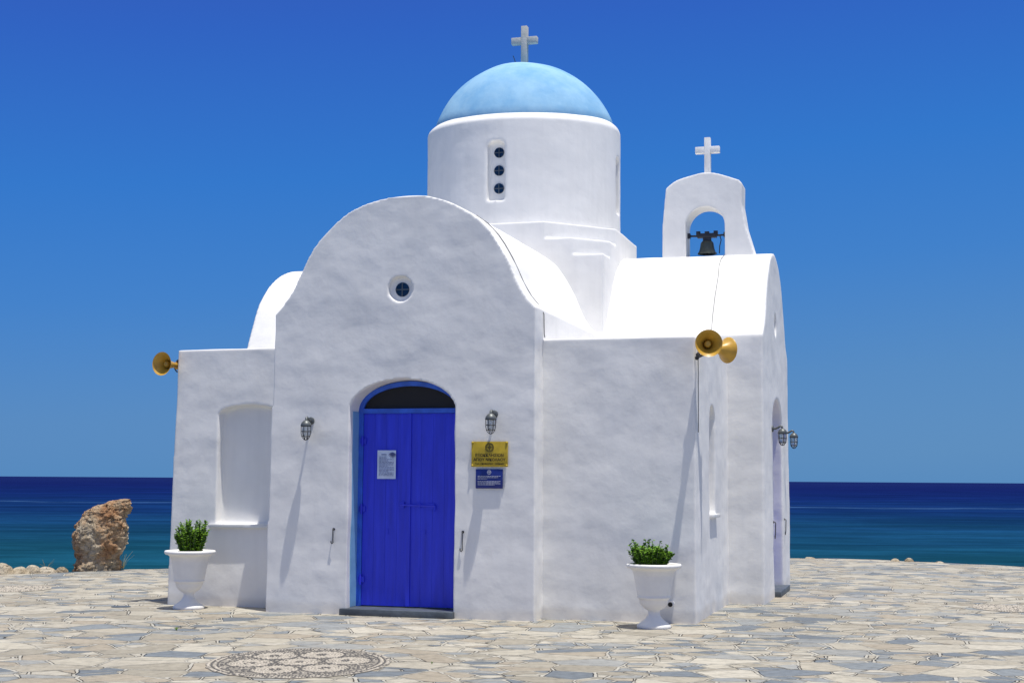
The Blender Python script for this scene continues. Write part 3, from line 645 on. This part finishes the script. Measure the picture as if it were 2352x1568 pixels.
# ------------------------------------------------------------------ pebble mosaics
PL=simple('light_pebbles',(.46,.41,.34),.7,var=.3,scale=30); PD=simple('dark_pebbles',(.09,.084,.078),.6,var=.4,scale=30); PB=simple('mosaic_bed',(.25,.225,.19),.9,bump=.5)
def mosaic(c,rx,ry,step,seed,label,pd):
    random.seed(seed); e=empty('pebble_medallion',c,label,'mosaic','round pebble medallions in the paving')
    MB().prism([(rx*math.cos(2*PI*k/64)*(1+.02*math.sin(k*2.3)),ry*math.sin(2*PI*k/64)*(1+.02*math.sin(k*1.7))) for k in range(64)],'z',.001,.006).build('mortar_bed',PB,e,0)
    Lm,Dm=MB(),MB()
    def peb(x,y,ang,a,b,dark):
        vs=[];n_=7
        c_,s_=math.cos(ang),math.sin(ang); a*=random.uniform(.75,1.1); b*=random.uniform(.75,1.1)
        for (f,z) in ((1,.004),(.74,.010)):
            for k in range(n_):
                t=2*PI*k/n_; X_,Y_=a*f*math.cos(t),b*f*math.sin(t); vs.append((x+X_*c_-Y_*s_,y+X_*s_+Y_*c_,z))
        vs.append((x,y,.012))
        fs=[(k,(k+1)%n_,(k+1)%n_+n_,k+n_) for k in range(n_)]+[(k+n_,(k+1)%n_+n_,2*n_) for k in range(n_)]
        (Dm if dark else Lm).add(vs,fs)
    pts=[]
    def ringrow(cx,cy,r,dk,step=step,radial=False):
        n_=max(3,int(2*PI*r*rx/(step*.82)))
        for k in range(n_):
            a=2*PI*(k+random.uniform(-.15,.15))/n_; rr=r+random.uniform(-.005,.005)
            pts.append((cx+rr*math.cos(a),cy+rr*math.sin(a),a+(0 if radial else PI/2),random.random()<dk))
    st_=step*.80/rx
    r=.975
    for i,dk in enumerate((.15,.95,.10,.95)): ringrow(0,0,r-i*st_,dk*pd,radial=(i in (0,2)))
    cs=[(0.53*math.cos(PI/3*k+.2),.53*math.sin(PI/3*k+.2),.262) for k in range(6)]+[(0,0,.25)]
    for (cx,cy,q) in cs:
        i=0; rr=q
        while rr>.02:
            ringrow(cx,cy,rr,(1.0 if i==0 else (.25 if i==1 else (.75 if rr<.07 else .02)))*pd); rr-=st_; i+=1
    for i in range(1400):
        a=random.uniform(0,2*PI); rr=.85*math.sqrt(random.random()); x,y=rr*math.cos(a),rr*math.sin(a)
        if all(math.hypot(x-c_[0],y-c_[1])>c_[2]+.02 for c_ in cs): pts.append((x,y,random.uniform(0,PI),random.random()<pd*.85))
    used={}
    cell=step*.55
    for (x,y,a,dk) in pts:
        key=(round(x*rx/cell),round(y*ry/cell))
        if key in used: continue
        used[key]=1; peb(x*rx,y*ry,a,step*.47,step*.32,dk)
    Lm.build('light_pebbles',PL,e,60); Dm.build('dark_pebbles',PD,e,60)
mc=ground(688,1521); mosaic(mc,.715,.90,.030,5,'large round pebble flower medallion in the paving in front of the door',1.0)
mc=ground(38,1352); mosaic(mc,.42,.50,.034,6,'pale pebble medallion in the paving at the far left, partly out of frame',.35)
mc=ground(2312,1397); mosaic(mc,.37,.46,.034,8,'pale pebble medallion in the paving at the far right',.35)

# ------------------------------------------------------------------ light
S=(eu*.185-ev*.110+Vector((0,0,1))).normalized()
sl_=bpy.data.lights.new('sun','SUN'); sl_.energy=4.5; sl_.angle=R(.5); sl_.color=(1.0,.965,.90)
so=bpy.data.objects.new('sun',sl_); COL.objects.link(so); so.rotation_mode='QUATERNION'; so.rotation_quaternion=S.to_track_quat('Z','Y')
w=bpy.data.worlds.new('World'); sc.world=w; w.use_nodes=True; nt=w.node_tree; L=nt.links
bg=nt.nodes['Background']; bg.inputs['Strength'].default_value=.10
sk=nt.nodes.new('ShaderNodeTexSky'); sk.sky_type='NISHITA'; sk.sun_disc=False; sk.sun_elevation=math.asin(S.z); sk.sun_rotation=math.atan2(S.x,S.y)
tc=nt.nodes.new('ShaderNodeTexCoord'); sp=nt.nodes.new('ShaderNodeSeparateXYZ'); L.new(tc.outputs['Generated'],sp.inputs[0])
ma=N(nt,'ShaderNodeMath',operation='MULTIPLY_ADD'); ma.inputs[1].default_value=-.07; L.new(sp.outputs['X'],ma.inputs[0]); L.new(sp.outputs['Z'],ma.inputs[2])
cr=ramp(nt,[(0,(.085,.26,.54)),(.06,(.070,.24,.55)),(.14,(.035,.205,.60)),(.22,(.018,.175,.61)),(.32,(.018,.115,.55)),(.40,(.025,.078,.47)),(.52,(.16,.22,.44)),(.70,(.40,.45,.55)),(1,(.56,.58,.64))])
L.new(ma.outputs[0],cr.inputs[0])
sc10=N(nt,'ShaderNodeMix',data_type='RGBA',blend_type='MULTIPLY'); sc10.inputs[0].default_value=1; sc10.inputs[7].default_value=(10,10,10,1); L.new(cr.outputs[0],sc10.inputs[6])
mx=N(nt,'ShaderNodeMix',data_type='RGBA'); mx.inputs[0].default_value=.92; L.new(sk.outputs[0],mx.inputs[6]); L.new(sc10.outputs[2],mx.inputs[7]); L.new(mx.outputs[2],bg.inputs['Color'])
sc.view_settings.view_transform='Standard'; sc.view_settings.look='None'; sc.view_settings.exposure=0
